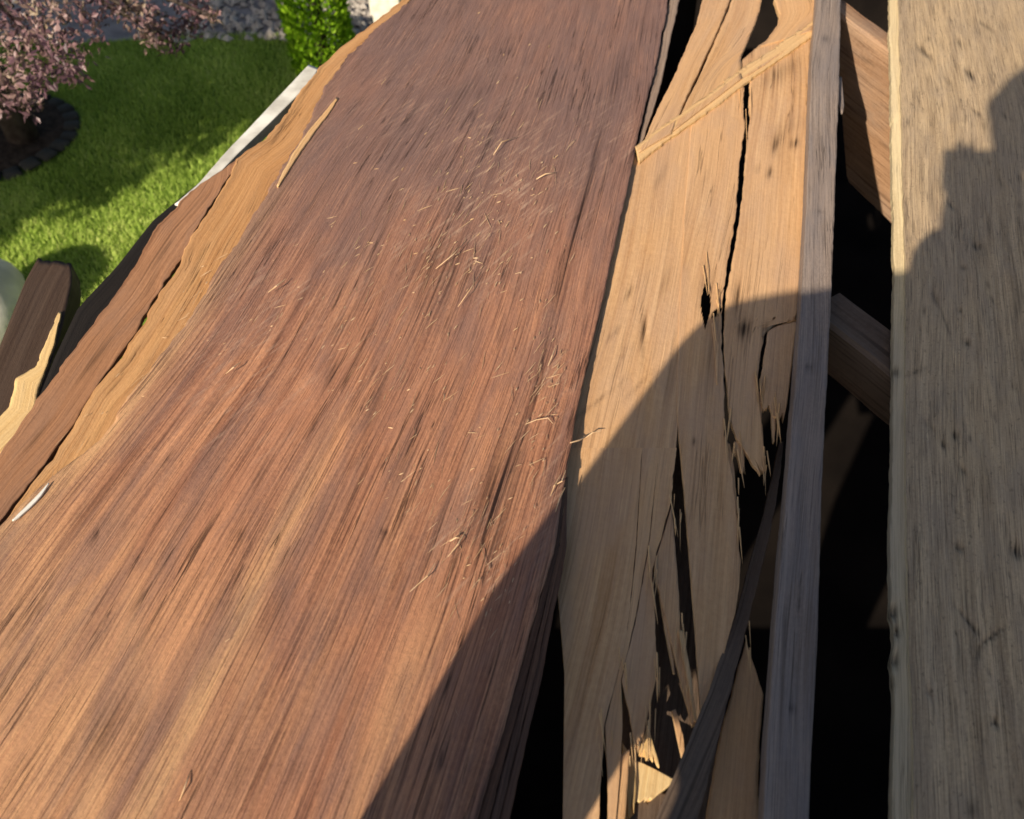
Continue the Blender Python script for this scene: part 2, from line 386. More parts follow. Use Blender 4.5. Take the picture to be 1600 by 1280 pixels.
tr = empty('plum_tree', base, 'purple leaved plum tree hanging its pinkish branches over the shaded lawn', 'tree')
vis = [(20, 10, 1.), (75, 25, 1.), (120, 60, .9), (60, 70, 1.), (15, 80, 1.), (85, 95, .8), (30, 125, .9), (10, 150, .7), (100, 110, .5), (122, 118, .4), (40, 160, .5),
       (150, 15, .7), (200, 5, .6), (225, 30, .8), (250, 50, .7), (285, 20, .8), (270, 65, .6), (235, 60, .6), (320, 10, .5), (300, 40, .5), (215, 20, .7), (25, 45, 1.0), (95, 5, .9),
       (5, 115, .8), (330, 25, .3), (178, 8, .5), (60, 130, .4)]
cent = [(atd(x, y, (2.9 if x < 140 else 3.2) + rng.uniform(-.2, .2)), s) for x, y, s in vis]
for _ in range(150):
    d = rng.normal(0, 1, 3); d /= np.linalg.norm(d); p = P(-3.7, 4.7, .9) + d * P(1.3, 1.2, .9) * rng.uniform(.3, 1) ** .5
    v = p - CAM; dep = v @ FW; py = CY - FPX * (v @ UP) / dep; px = CX + FPX * v[0] / dep
    if dep > 0 and py > -60 and px > -60: continue
    cent.append((p, rng.uniform(.7, 1.2)))
link('crown', leaves(cent, 120, .1, .027, 3), M_plum, tr, False)
mb = MB(); fork = base + P(-.12, .05, .95)
mb.tube([base + P(0, 0, -.05), base + P(-.02, .01, .4), fork], [.085, .065, .055], 8)
for c, s in cent[::4]:
    m1 = fork + (np.array(c) - fork) * .5 + P(0, 0, .12)
    mb.tube([fork, m1, np.array(c)], [.03, .018, .006], 5)
mb.build('trunk', M_bark, tr, True)
# soil bed ringed with small stones round the trunk
c = P(-2.62, 3.98, GZ)
ring = empty('stone_ring', c, 'low ring of dark edging stones round the foot of the purple tree', 'tree ring')
for rr, nn, zz in ((.37, 25, .014),):
    proto = None
    for i in range(nn):
        a = 2 * math.pi * i / nn; q = c + P(math.cos(a) * rr, math.sin(a) * rr, 0)
        if proto is None:
            bm = bmesh.new(); bmesh.ops.create_cube(bm, size=1)
            bmesh.ops.scale(bm, vec=(2 * math.pi * rr / nn * .93, .085, zz * 2), verts=bm.verts)
            bmesh.ops.bevel(bm, geom=bm.edges[:], offset=.012, segments=1, affect='EDGES')
            me = bpy.data.meshes.new('stone'); bm.to_mesh(me); bm.free()
            proto = link('stone', me, plain('edging', (.035, .034, .028), (.06, .057, .048), 8, .9, .2, .5), ring); s = proto
        else:
            s = proto.copy(); COL.objects.link(s)
        s.location = q - c + P(0, 0, zz + rng.uniform(-.008, .01)); s.rotation_euler = (0, rng.uniform(-.06, .06), a + math.pi / 2 + rng.uniform(-.05, .05))
n = 24
me = mesh('soil', [tuple(c + P(0, 0, .05))] + [tuple(c + P(.35 * math.cos(2 * math.pi * i / n), .35 * math.sin(2 * math.pi * i / n), .02)) for i in range(n)],
          [(0, i + 1, (i + 1) % n + 1) for i in range(n)])
link('soil', me, plain('soil', (.025, .017, .012), (.06, .042, .03), 30, .95, .1, 1.0), ring)

# broad tree left of the view, its shade falls across the lawn
b2 = P(-4.1, 2.2, GZ)
t2 = empty('shade_tree', b2, 'green leafy tree standing outside the left edge, its dappled shade lying on the lawn', 'tree')
cent2 = []
for _ in range(130):
    d = rng.normal(0, 1, 3); d /= np.linalg.norm(d)
    cent2.append((P(-3.97, 2.45, .1) + d * P(.9, .9, .7) * rng.uniform(.2, 1) ** .5, rng.uniform(.6, 1.2)))
for _ in range(26):
    d = rng.normal(0, 1, 3); d /= np.linalg.norm(d)
    cent2.append((P(-3.02, 2.05, .1) + d * P(.55, .42, .3) * rng.uniform(.2, 1) ** .5, rng.uniform(.5, .8)))
for _ in range(30):
    d = rng.normal(0, 1, 3); d /= np.linalg.norm(d)
    cent2.append((P(-3.95, 1.2, .1) + d * P(.42, .42, .4) * rng.uniform(.2, 1) ** .5, rng.uniform(.5, .9)))
link('crown', leaves(cent2, 130, .24, .10, 5), M_leafg, t2, False)
mb = MB(); f2 = b2 + P(.05, 0, 1.0); mb.tube([b2 + P(0, 0, -.05), f2], [.13, .09], 8)
for cc, s in cent2[::6]: mb.tube([f2, (f2 + cc) / 2 + P(0, 0, .1), cc], [.045, .025, .008], 5)
mb.build('trunk', M_bark, t2, True)

# clipped conifer at the end of the lawn
tb = at(512, 128, GZ)
th = empty('conifer_shrub', tb, 'bright green columnar conifer at the far end of the lawn', 'shrub')
r = np.random.default_rng(9); V, F, A = [], [], []
for i in range(22000):
    z = r.uniform(0, 1) ** .9 * 2.3; a = r.uniform(0, 2 * math.pi); prof = .165 * (1 - .25 * (z / 2.3) ** 2) * (.82 + .18 * min(1, z / .15))
    lump = 1 + .10 * n2(a * 2.2, z * 4, 3)
    rr = prof * lump * r.uniform(.72, 1.03)
    p = tb + P(math.cos(a) * rr, math.sin(a) * rr, z)
    ax = P(math.cos(a) * .6, math.sin(a) * .6, .9) + r.normal(0, .35, 3); ax /= np.linalg.norm(ax)
    b = np.cross(ax, r.normal(0, 1, 3)); b /= np.linalg.norm(b); L = r.uniform(.022, .042); o = len(V)
    V += [p, p + ax * L * .5 + b * L * .25, p + ax * L, p + ax * L * .5 - b * L * .25]; F += [(o, o + 1, o + 2, o + 3)]
    A += [float(np.clip(r.normal(.5, .25), 0, 1))] * 4
link('crown', mesh('crown', V, F, None, {'rnd': A}), leafmat('conifer_leaf', [(.10, .2, .008), (.2, .38, .015), (.32, .5, .03)], .5, .3, .3), th, False)
mb = MB(); mb.tube([tb, tb + P(0, 0, 2.1)], [.04, .012], 6); mb.build('trunk', M_bark, th, True)

# white board fence beyond
p0 = at(590, 130, GZ); p0 = p0 * P(1, 1, 0) + P(0, 0, GZ)
fe = empty('board_fence', p0, 'white painted board fence behind the conifer', 'fence')
bm = None
bb = MB(); bb.prism((0, 0, .75), (.07, 0, 0), (0, .012, 0), (0, 0, .75))
me = mesh('board', bb.V, bb.F, bb.U)
for i in range(9):
    o = link('board', me, [] if i else M_white, fe, False); o.location = (.09 + i * .152, .02 * (i % 2), 0)
for z in (.4, 1.2):
    bb = MB(); bb.prism(p0 + P(.7, .06, z), (.7, 0, 0), (0, .02, 0), (0, 0, .04)); bb.build('rail', M_white, fe)

# pale boulder by the lawn
bm = bmesh.new(); bmesh.ops.create_icosphere(bm, subdivisions=3, radius=.2)
for v in bm.verts:
    v.co *= 1 + .16 * mnoise.noise(v.co * 6); v.co.z *= .9
me = bpy.data.meshes.new('boulder'); bm.to_mesh(me); bm.free()
bo = link('boulder', me, plain('pale_stone', (.5, .49, .45), (.66, .64, .6), 10, .9, .2, .5))
bo.location = at(-38, 475, GZ + .15)
tag(bo, 'pale grey rounded boulder on the lawn behind the dark broken board', 'boulder')

# ------------------------------------------------------------------ dark hollow frame under the panels
fr = empty('open_deck', (.5, 1.5, -.6), 'dark hollow wooden frame showing through the gaps, its cross beams under the grey batten', 'frame')
outl = [at(30, 830, 0), at(215, 560, 0), at(350, 350, 0), at(470, 205, 0), at(560, 85, 0), at(660, -30, 0), at(780, -150, 0), P(.9, 4.6, 0), P(1.5, 4.4, 0), P(2.1, 3.0, 0), P(2.1, -1.3, 0), P(-1.0, -1.3, 0), P(-.72, .3, 0)]
outl = [np.array((q[0], q[1], -.085)) for q in outl]; cen = P(.55, 1.5, 0)
n = len(outl)
low = [cen + (q - cen) * .8 + P(0, 0, -1.05) for q in outl]; inn = [cen + (q - cen) * .975 for q in outl]; ilow = [cen + (q - cen) * .77 + P(0, 0, -.96) for q in outl]
V, F = [], []
for i in range(n): V += [outl[i], low[i] * P(1, 1, 0) + P(0, 0, -1.15), inn[i] * P(1, 1, 0) + P(0, 0, -.085), ilow[i] * P(1, 1, 0) + P(0, 0, -1.1)]
for i in range(n):
    a, b = 4 * i, 4 * ((i + 1) % n)
    F += [(a, a + 1, b + 1, b), (a + 2, b + 2, b + 3, a + 3), (a, b, b + 2, a + 2)]
F += [tuple(4 * i + 1 for i in range(n)), tuple(4 * i + 3 for i in range(n - 1, -1, -1))]
link('side_board', mesh('side_board', V, F), M_hullshade, fr, False)
mb = MB(); mb.prism((.3, -.52, -.47), (.9, 0, 0), (0, .62, 0), (0, 0, .015)); mb.build('sole_board', M_hullshade, fr)
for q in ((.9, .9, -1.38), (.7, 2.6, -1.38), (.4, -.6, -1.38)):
    mb = MB(); mb.prism(q, (.5, 0, 0), (0, .05, 0), (0, 0, .22)); mb.build('bearer', M_hullshade, fr)

def beam(xa, ya, xb, yb, ztop, height, deep, left, right, seed=0, mat=None, grow=1.0):
    a, b = at(xa, ya, ztop), at(xb, yb, ztop); d = b - a; d /= np.linalg.norm(d); nrm = P(-d[1], d[0], 0)
    A, B = a - d * left, b + d * right
    V, U, F = [], [], []
    k = 72
    for i in range(k + 1):
        p = A + (B - A) * i / k; q = np.linalg.norm(B - A) * i / k
        hh = height * float(np.clip(grow + (1 - grow) * (q - left) / max(1e-6, np.linalg.norm(b - a)), grow, 1))
        for (o, z) in ((0, -hh), (0, -.006), (.006, 0), (deep, 0), (deep, -hh)):
            V.append(p + nrm * o + P(0, 0, z + .004 * n1(q * 12, seed))); U.append((z * 1.0 + o + seed * .3, q))
    for i in range(k):
        for j in range(5):
            F.append((i * 5 + j, (i + 1) * 5 + j, (i + 1) * 5 + (j + 1) % 5, i * 5 + (j + 1) % 5))
    F += [(4, 3, 2, 1, 0), tuple(k * 5 + j for j in range(5))]
    return link('cross_beam', mesh('cross_beam', V, F, U), mat or M_beam, fr, False)
beam(1316, 24, 1392, 82, -.012, .34, .045, .25, .5, seed=1, grow=.14)
beam(1300, 512, 1396, 588, -.012, .09, .07, .05, .45, seed=2, mat=M_beamshade)

# ------------------------------------------------------------------ the wide red-brown panel
rp = empty('veneered_panel', at(600, 640, 0), 'wide weathered red-brown veneered panel, peeling to orange wood along its left edge', 'panel')
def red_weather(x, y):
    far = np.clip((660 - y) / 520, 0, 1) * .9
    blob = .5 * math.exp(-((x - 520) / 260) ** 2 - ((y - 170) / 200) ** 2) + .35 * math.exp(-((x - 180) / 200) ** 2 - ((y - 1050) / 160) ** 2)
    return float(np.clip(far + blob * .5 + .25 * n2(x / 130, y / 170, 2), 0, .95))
def red_scuff(x, y):
    k = 0
    for cx_, cy_, rx, ry, f in ((790, 290, 110, 110, 1.0), (700, 390, 90, 70, .8), (430, 480, 160, 120, .5), (600, 150, 160, 90, .35), (740, 860, 90, 90, .8), (870, 770, 28, 60, 1.3), (960, 210, 50, 40, .9), (860, 600, 40, 90, .6), (350, 620, 120, 90, .45)):
        k += f * math.exp(-((x - cx_) / rx) ** 2 - ((y - cy_) / ry) ** 2)
    return min(1., k + .08)
def red_peel(s, x, y):
    k = math.exp(-(s / .05) ** 2) * .85 * float(np.clip((y - 90) / 120, 0, 1))
    k += .55 * math.exp(-((x - 455 + (y - 800) * .5) / 26) ** 2) * float(np.clip((y - 620) / 200, 0, 1))
    k += .5 * float(np.clip((y - 640) / 300, 0, 1)) * float(np.clip((430 - x - (y - 900) * -.1) / 330, 0, 1))
    k += .35 * math.exp(-((x - 660 + (y - 1000) * .35) / 40) ** 2) * float(np.clip((y - 900) / 150, 0, 1))
    k += .3 * max(0, n2(x / 60, y / 240, 14)) * float(np.clip((y - 500) / 500, 0, 1))
    return float(np.clip(k, 0, 1))
VD = dirv(1212, -734) * P(1, 1, 0); VD /= np.linalg.norm(VD)
def red_uv(px, g):      # straight grain that runs on along the whole panel
    return (px[0] - 1212) / (px[1] + 734) * 1.15 + .04 * n1(g @ VD * 1.3, 8), g @ VD
marks = [(520, 580, 20, 26, 8, .75, .0015), (592, 615, 18, 60, 9, .6, .001), (775, 780, 14, 110, 22, .85, .002), (690, 430, 35, 70, 40, .45, .0005), (150, 835, 20, 14, 4, .9, .002), (375, 835, 20, 10, 4, .6, .001), (600, 832, 0, 5, 5, .9, .002),
         (530, 510, 30, 22, 6, .5, .001), (840, 600, 14, 90, 3.5, .9, .003), (905, 340, 16, 80, 4, .85, .003), (930, 250, 14, 50, 5, .6, .002), (880, 430, 14, 60, 5, .7, .002), (960, 130, 14, 40, 12, .5, 0), (300, 210, 40, 40, 9, .4, 0),
         (170, 1150, 25, 60, 28, .55, 0), (430, 960, 24, 60, 16, .4, 0), (720, 150, 35, 30, 10, .5, 0), (290, 270, 40, 60, 14, .35, 0), (500, 300, 36, 50, 9, .35, 0), (640, 700, 22, 60, 6, .5, .001), (560, 760, 22, 70, 5, .5, .001),
         (470, 1200, 18, 40, 8, .5, .001), (690, 1190, 5, 16, 4, .8, .002), (330, 640, 36, 30, 7, .4, 0), (405, 40 + 700, 28, 30, 5, .4, 0), (1000, 60, 14, 60, 4, .5, .001)]
rr_ = np.random.default_rng(21)
for _ in range(45):
    x, y = rr_.uniform(0, 1000), rr_.uniform(0, 1280)
    lam = np.clip((x - (600 - .833 * y)) / (440 + .6 * y), 0, 1); ang = math.degrees(math.atan(.833 + (.234 - .833) * lam))
    marks.append((x, y, ang, rr_.uniform(30, 120) * (.5 + y / 1280), rr_.uniform(2.5, 5), rr_.uniform(.12, .4), rr_.uniform(0, .0006)))
zr = lambda y: .012 + .05 * max(0, (y - 500) / 800) ** 1.3
right = [(1056, -60), (1044, 0), (1032, 70), (1013, 150), (995, 225), (972, 330), (942, 465), (922, 550), (903, 630), (884, 745), (868, 850), (842, 940), (812, 1050), (780, 1160), (745, 1285), (728, 1340)]
left = [(705, -60), (643, 0), (574, 56), (522, 112), (498, 165), (455, 240), (405, 318), (338, 430), (290, 505), (222, 590), (165, 678), (90, 738), (-10, 830), (-120, 965), (-300, 1180), (-420, 1340)]
rows = [(l[0], l[1], r[0], r[1], .006, zr(r[1])) for l, r in zip(left, right)]
strip('face_veneer', rows, [M_red, M_redside], rp, .004, 150, 300, lj=6, rj=2, relief=.0006, rs=(45, 7), peelf=red_peel, uvf=red_uv, scuff=red_scuff, cw=.4, jw=.025, marks=marks, weather_shade=red_weather, seed=1)
rows = [(l[0] - (95 if y2 > 120 else 30), l[1] + 0, r[0] - 30, r[1], -.004, zr(r[1]) - .006) for l, r, y2 in zip(left, right, [q[1] for q in left])]
crack = [(690, -60), (629, 0), (556, 55), (499, 107), (455, 165), (415, 215), (372, 248), (330, 322), (300, 372), (269, 430), (243, 470), (213, 520), (190, 560), (152, 605), (120, 660), (80, 722), (40, 772), (-5, 830)]
inr = [(690, -60), (640, 0), (590, 62), (555, 112), (540, 165), (505, 230), (465, 290), (430, 340), (400, 380), (360, 440), (330, 490), (290, 560), (255, 610), (215, 670), (180, 720), (130, 775), (70, 820), (20, 850)]
strip('inner_veneer', [(a[0], a[1], b[0], b[1], .001, .001) for a, b in zip(crack, inr)], [M_orange, M_tanedge], rp, .004, 30, 160, lj=5, relief=.0012, rs=(50, 5), seed=2,
      marks=[(205, 560, 42, 40, 3, .8, .002), (180, 600, 40, 25, 3, .7, .001), (440, 200, 30, 40, 2.5, .7, .001), (475, 150, 25, 50, 3, .5, .001), (500, 110, 30, 30, 4, .5, 0)])
# base layers under the face
strip('core_veneer', [(a[0] + 8 - 50 * float(np.clip((a[1] - 230) / 100, 0, 1)), a[1], r[0] - 14, r[1], -.022, zr(r[1]) - .010) for a, r in zip(left, right)], [M_redside, M_redside], rp, .006, 10, 60, seed=3)
outl_ = [(318, 285), (283, 312), (250, 350), (215, 405), (180, 462), (125, 533), (85, 590), (50, 640), (0, 706), (-80, 800), (-290, 1050), (-520, 1340)]
outr_ = [(x + 3, y) for x, y in [(372, 246), (330, 318), (298, 368), (266, 428), (238, 468), (200, 530), (146, 603), (112, 660), (32, 770), (-40, 860), (-235, 1090), (-440, 1340)]]
strip('outer_veneer', [(a[0], a[1], b[0], b[1], -.010, -.002) for a, b in zip(outl_, outr_)], [M_outer, M_redside], rp, .008, 24, 120, lj=5, rj=5, relief=.0014, rs=(50, 5), seed=4,
      marks=[(250, 400, 38, 40, 5, .4, 0), (150, 560, 38, 40, 5, .4, 0), (60, 680, 38, 30, 4, .5, .001)])
# strip of pale lip along the far right edge and the dark ply lip near the bottom
strip('edge_strip', [(1057, -60, 1073, -60, .004, .004), (1046, 0, 1062, 0, .004, .004), (1033, 70, 1046, 70, .004, .004), (1014, 153, 1027, 153, .004, .004), (996, 230, 1001, 230, .004, .004)],
      [wood('lip_wood', (.2, .13, .09), (.3, .21, .16), (.4, .3, .23), (.25, .2, .18)), M_redside], rp, .006, 6, 40, rj=2, seed=5)
lipL = [(884, 745), (868, 850), (842, 940), (812, 1050), (780, 1160), (745, 1285), (728, 1340)]
for k, (f0, f1, dz) in enumerate(((0, .36, -.003), (.40, .68, -.007), (.70, 1.0, -.011))):
    rws = []
    for (x, y), wdt in zip(lipL, (3, 17, 27, 36, 43, 50, 53)):
        rws.append((x + wdt * f0, y, x + wdt * f1, y, zr(y) + dz, zr(y) + dz - .002))
    strip('edge_ply', rws, [M_redside, M_redside], rp, .004, 5, 60, lj=1.5, rj=1.5, seed=6 + k)

# ------------------------------------------------------------------ torn tan plywood
tp = empty('torn_plywood', at(1070, 500, 0), 'torn tan plywood sheet split into long strips between the red-brown panel and grey batten', 'plywood')
TU = lambda px, g: (g[0] * .97 - g[1] * .22 + 3.1, g[1] + g[0] * .22)
def tan_w(x, y): return float(np.clip(.25 * n2(x / 60, y / 110, 9) + .1, 0, .6))
def S(name, L, R, z=0., seed=1, nu=14, nv=80, th=.006, mats=None, **kw):
    rws = [(a[0], a[1], b[0], b[1], z if not isinstance(z, (list, tuple)) else z[i], z if not isinstance(z, (list, tuple)) else z[i]) for i, (a, b) in enumerate(zip(L, R))]
    if name != 'upper_strip' and name != 'torn_edge': kw.setdefault('uvf', TU)
    return strip(name, rws, mats or [M_tan, M_tanedge], tp, th, nu, nv, weather_shade=tan_w, seed=seed, **kw)
UT = .011
S('upper_strip', [(1110, -60), (1097, 0), (1088, 38), (1055, 115), (1027, 171), (998, 238)], [(1155, -60), (1140, 0), (1128, 32), (1100, 95), (1072, 155), (1048, 208)], UT, 11, rj=1.5, lj=2, th=.010)
S('upper_strip', [(1159, -60), (1144, 0), (1124, 48), (1104, 95), (1076, 155), (1052, 204)], [(1200, -60), (1189, 12), (1176, 45), (1163, 78), (1157, 92), (1160, 122)], UT, 12, lj=1.5, rj=2, th=.010)
S('upper_strip', [(1206, -60), (1211, 0), (1218, 22), (1214, 40), (1200, 62), (1190, 72)], [(1280, -60), (1276, 0), (1274, 14), (1273, 26), (1271, 38), (1270, 48)], UT, 13, lj=2, th=.010)
S('torn_edge', [(1160, 93), (1188, 70), (1216, 51), (1245, 40), (1274, 30)], [(1158, 125), (1186, 107), (1213, 89), (1243, 66), (1274, 46)], UT - .003, 14, nu=8, lj=2, rj=2, th=.008, swap=True)
strip('ridge', [(994, 229, 998, 254, UT + .002, UT - .006), (1036, 196, 1040, 220, UT + .002, UT - .006), (1078, 168, 1081, 192, UT + .002, UT - .006), (1120, 137, 1124, 161, UT + .002, UT - .006), (1163, 104, 1166, 129, UT + .002, UT - .006), (1213, 71, 1216, 95, UT + .002, UT - .006), (1271, 32, 1273, 55, UT + .002, UT - .006)], [M_ridge, M_raw], tp, .006, 8, 200, lj=6, rj=3, relief=.0012, seed=15)
# below the ridge
S('strip', [(985, 245), (955, 400), (905, 590), (882, 700)], [(1094, 180), (1082, 340), (1072, 520), (1056, 700)], -.001, 16, 40, 140, uvf=TU, sharp=True,
  marks=[(1007, 520, 2, 30, 3.5, .95, .004), (1018, 205, 40, 10, 3, .6, 0), (1040, 440, 20, 30, 8, .3, 0), (1000, 600, 45, 30, 3, .5, .001), (935, 625, 52, 60, 3, .4, .001), (1045, 590, 10, 40, 5, .3, 0), (1030, 280, 30, 25, 6, .25, 0), (985, 455, 30, 16, 4, .6, .002), (960, 520, 40, 20, 4, .4, 0)])
S('strip', [(882, 700), (868, 830), (872, 930), (882, 1050), (881, 1170), (879, 1340)], [(1004, 700), (993, 860), (978, 1000), (945, 1132), (938, 1240), (932, 1340)], [-.001, -.0015, -.002, -.003, -.004, -.006], 161, 20, 160, rj=1.5, uvf=TU, sharp=True)
S('strip', [(1004, 700), (994, 860), (979, 1000), (946, 1132), (949, 1200), (952, 1340)], [(1030, 700), (1012, 860), (990, 980), (971, 1060), (973, 1140), (958, 1345)], [-.001, -.0015, -.002, -.003, -.004, -.006], 162, 10, 160, rj=1.2, lj=1, uvf=TU, sharp=True)
S('strip', [(1030, 700), (1013, 860), (991, 980), (972, 1062), (985, 1120), (993, 1172)], [(1056, 700), (1050, 780), (1019, 890), (1024, 1000), (1027, 1060), (1000, 1172)], [-.001, -.0015, -.002, -.003, -.004, -.006], 163, 12, 160, rj=2.5, lj=1.5, j1=.015, uvf=TU, sharp=True)
S('splinter_strip', [(953, 1160), (951, 1230), (948, 1340)], [(955, 1150), (956, 1230), (955, 1340)], -.012, 164, 3, 30)
S('splinter_strip', [(1022, 870), (1023, 890), (1025, 912)], [(1027, 868), (1028, 890), (1027, 914)], -.003, 165, 3, 16)
S('splinter_strip', [(1060, 985), (1072, 1050), (1085, 1125)], [(1067, 985), (1079, 1050), (1089, 1128)], .001, 166, 4, 30, mats=[M_tanedge, M_tanedge])
S('splinter_strip', [(1050, 1110), (1058, 1150), (1068, 1195)], [(1056, 1108), (1068, 1150), (1072, 1192)], -.02, 167, 5, 24, rj=1)
S('splinter_strip', [(1112, 505), (1116, 540), (1120, 600)], [(1120, 500), (1124, 540), (1122, 600)], .0015, 168, 4, 24, rj=1)
S('splinter_strip', [(1183, 612), (1186, 650), (1188, 700)], [(1190, 612), (1190, 650), (1190, 700)], -.004, 169, 3, 20)
S('splinter_strip', [(1134, 690), (1142, 740), (1150, 800)], [(1141, 694), (1148, 740), (1152, 800)], -.004, 170, 3, 20, rj=1)
S('splinter_strip', [(1205, 640), (1206, 665), (1208, 690)], [(1213, 640), (1212, 665), (1210, 690)], -.004, 171, 3, 20, rj=1)
S('splinter_strip', [(1030, 930), (1040, 990), (1052, 1050)], [(1034, 925), (1047, 990), (1054, 1052)], -.006, 172, 3, 24, rj=1)
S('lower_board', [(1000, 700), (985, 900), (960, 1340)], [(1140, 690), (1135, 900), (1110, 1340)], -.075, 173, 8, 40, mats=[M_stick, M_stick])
S('strip', [(1081, 180), (1069, 340), (1060, 520), (1058, 650), (1068, 760), (1076, 860), (1084, 960), (1090, 1050), (1096, 1130), (1098, 1180)],
  [(1163, 120), (1163, 190), (1147, 350), (1128, 470), (1128, 560), (1134, 690), (1144, 740), (1158, 880), (1150, 960), (1130, 1020)], 0, 17, 40, 260, rj=3, lj=.8, holes=[(1103, 474, 3, 46, 9), (1120, 488, 35, 18, 7)], relief=.0007, rs=(25, 4), uvo=(3.18, 1.2),
  marks=[(1104, 450, 0, 40, 12, .5, .002), (1100, 280, 15, 20, 5, .35, 0), (1110, 560, 5, 60, 10, .3, 0), (1085, 690, 0, 6, 4, .7, 0)])
S('strip', [(1171, 128), (1171, 190), (1154, 350), (1137, 455), (1131, 498), (1131, 511), (1132, 560), (1140, 650), (1156, 692), (1186, 742)],
  [(1269, 50), (1262, 190), (1256, 340), (1250, 430), (1247, 499), (1197, 511), (1187, 560), (1182, 605), (1190, 660), (1197, 735)], 0, 18, 26, 220, lj=2.5, rj=2, j1=.03, relief=.0007, rs=(25, 4), uvo=(3.3, 1.2),
  marks=[(1212, 225, 12, 14, 4, .9, .003), (1203, 268, 15, 10, 4, .9, .003), (1242, 222, 25, 9, 6, .95, .003), (1185, 262, 15, 8, 3, .8, .002), (1152, 460, 5, 24, 4, .9, .004), (1157, 515, 0, 16, 6, .7, 0), (1235, 200, 60, 30, 14, .25, 0), (1215, 120, 55, 30, 14, .3, 0), (1250, 120, 0, 50, 3, .3, 0), (1222, 110, 60, 36, 10, .35, 0), (1166, 512, 10, 14, 8, .8, .002), (1196, 516, 0, 12, 4, .9, .003)])
S('strip', [(1202, 511), (1195, 545), (1188, 590), (1189, 640)], [(1247, 502), (1243, 530), (1235, 590), (1226, 660)], -.001, 19, 16, 60, lj=2, j1=.035, uvo=(3.4, 1.5))
S('splinter_strip', [(1021, 885), (1028, 920), (1044, 985), (1062, 1060), (1082, 1135)], [(1050, 790), (1058, 900), (1064, 990), (1072, 1050), (1089, 1128)], -.004, 20, 10, 60, lj=1.5, rj=1.5)
S('splinter_strip', [(1147, 690), (1150, 705), (1154, 720), (1157, 735)], [(1158, 690), (1162, 705), (1163, 722), (1161, 738)], -.003, 21, 6, 20, rj=1)
S('strip', [(1165, 1000), (1150, 1060), (1128, 1140), (1110, 1240), (1096, 1340)], [(1172, 1020), (1193, 1085), (1187, 1160), (1184, 1240), (1196, 1340)], -.012, 22, 14, 80, rj=2, lj=2)
# broken lower ends in a patch of sun
S('splinter_strip', [(969, 1180), (962, 1230), (958, 1280), (955, 1340)], [(985, 1170), (980, 1230), (976, 1280), (972, 1340)], -.008, 23, 6, 30, rj=1.5)
S('broken_end', [(1010, 1140), (1000, 1165), (998, 1180)], [(1014, 1140), (1024, 1172), (1033, 1200)], -.02, 25, 12, 20, j1=.012, mats=[M_raw, M_raw])
S('broken_end', [(988, 1190), (980, 1225), (968, 1262)], [(1000, 1190), (1056, 1218), (1010, 1256)], -.025, 26, 14, 24, j1=.015, rj=3, mats=[M_raw, M_raw])
S('broken_end', [(972, 1160), (974, 1210), (972, 1290)], [(992, 1190), (994, 1230), (990, 1275)], -.02, 27, 8, 24, j1=.03, mats=[M_raw, M_raw])
S('broken_end', [(972, 1252), (965, 1300), (960, 1350)], [(1046, 1228), (1062, 1260), (1060, 1350)], -.03, 28, 14, 24, j0=.012, mats=[M_stick, M_stick])

mb = MB()
for x0, y0, k in ((1185, 620, 6), (1195, 735, 5), (1142, 700, 6), (1022, 900, 7), (1012, 1140, 7), (1062, 1000, 6), (1102, 430, 3), (1122, 478, 5), (1216, 648, 5), (995, 1170, 7), (1082, 1110, 5), (972, 1075, 5), (943, 1145, 5), (1170, 1020, 4), (1157, 725, 4), (1150, 830, 4), (1056, 800, 5), (1030, 1060, 5), (1167, 190, 3)):
    for _ in range(k):
        x, y = x0 + rng.normal(0, 5), y0 + rng.normal(0, 18); L = rng.uniform(8, 34); a = rng.normal(.04, .09); wpx = rng.uniform(.5, 1.5)
        q = [(x + math.sin(a) * L * f, y + math.cos(a) * L * f) for f in (-1, 0, 1)]
        pts = [at(u, v, .002 + rng.uniform(-.004, .005)) for u, v in q]; r_ = wpx / FPX * np.linalg.norm(pts[1] - CAM); mb.tube(pts, [r_, r_ * .9, r_ * .15], 4)
tag(mb.build('torn_fibres', M_tanedge, tp), kind='stuff')
for o_ in tp.children:
    if o_.name.startswith('torn_fibres'): o_.location = -tp.location

# ------------------------------------------------------------------ batten, stick, right-hand panel
bt = strip('wooden_batten', [(1279, -60, 1317, -60), (1275, 0, 1314, 0), (1268, 100, 1312, 100), (1256, 400, 1301, 400), (1244, 570, 1293, 570), (1229, 760, 1284, 760), (1209, 1000, 1277, 1000), (1197, 1190, 1267, 1190), (1190, 1340, 1262, 1340)],
           [M_batten, M_batten], None, .028, 16, 220, zoff=.03, lj=1, rj=1, relief=.0008, rs=(40, 3), seed=31, marks=[(1283, 330, 0, 4, 4, .9, .001), (1264, 575, 0, 5, 5, .9, .001), (1237, 1105, 0, 6, 6, .9, .001), (1250, 850, 3, 90, 4, .4, .0005), (1225, 980, 4, 60, 5, .4, .0005), (1290, 60, 0, 5, 4, .7, .001), (1240, 590, 0, 30, 3, .5, .001), (1232, 1090, 0, 30, 6, .3, 0), (1290, 200, 10, 30, 6, .2, 0)])
tag(bt, 'long straight grey batten lying over the gap beside the torn plywood', 'batten')
sl = strip('wood_sliver', [(1311, 120, 1315, 120), (1310, 140, 1317, 140), (1311, 165, 1319, 165), (1314, 176, 1317, 176)], [M_batten, M_batten], None, .004, 3, 10, zoff=.012, seed=32)
tag(sl, 'small grey sliver sticking out from the right side of the grey batten', 'splinter')
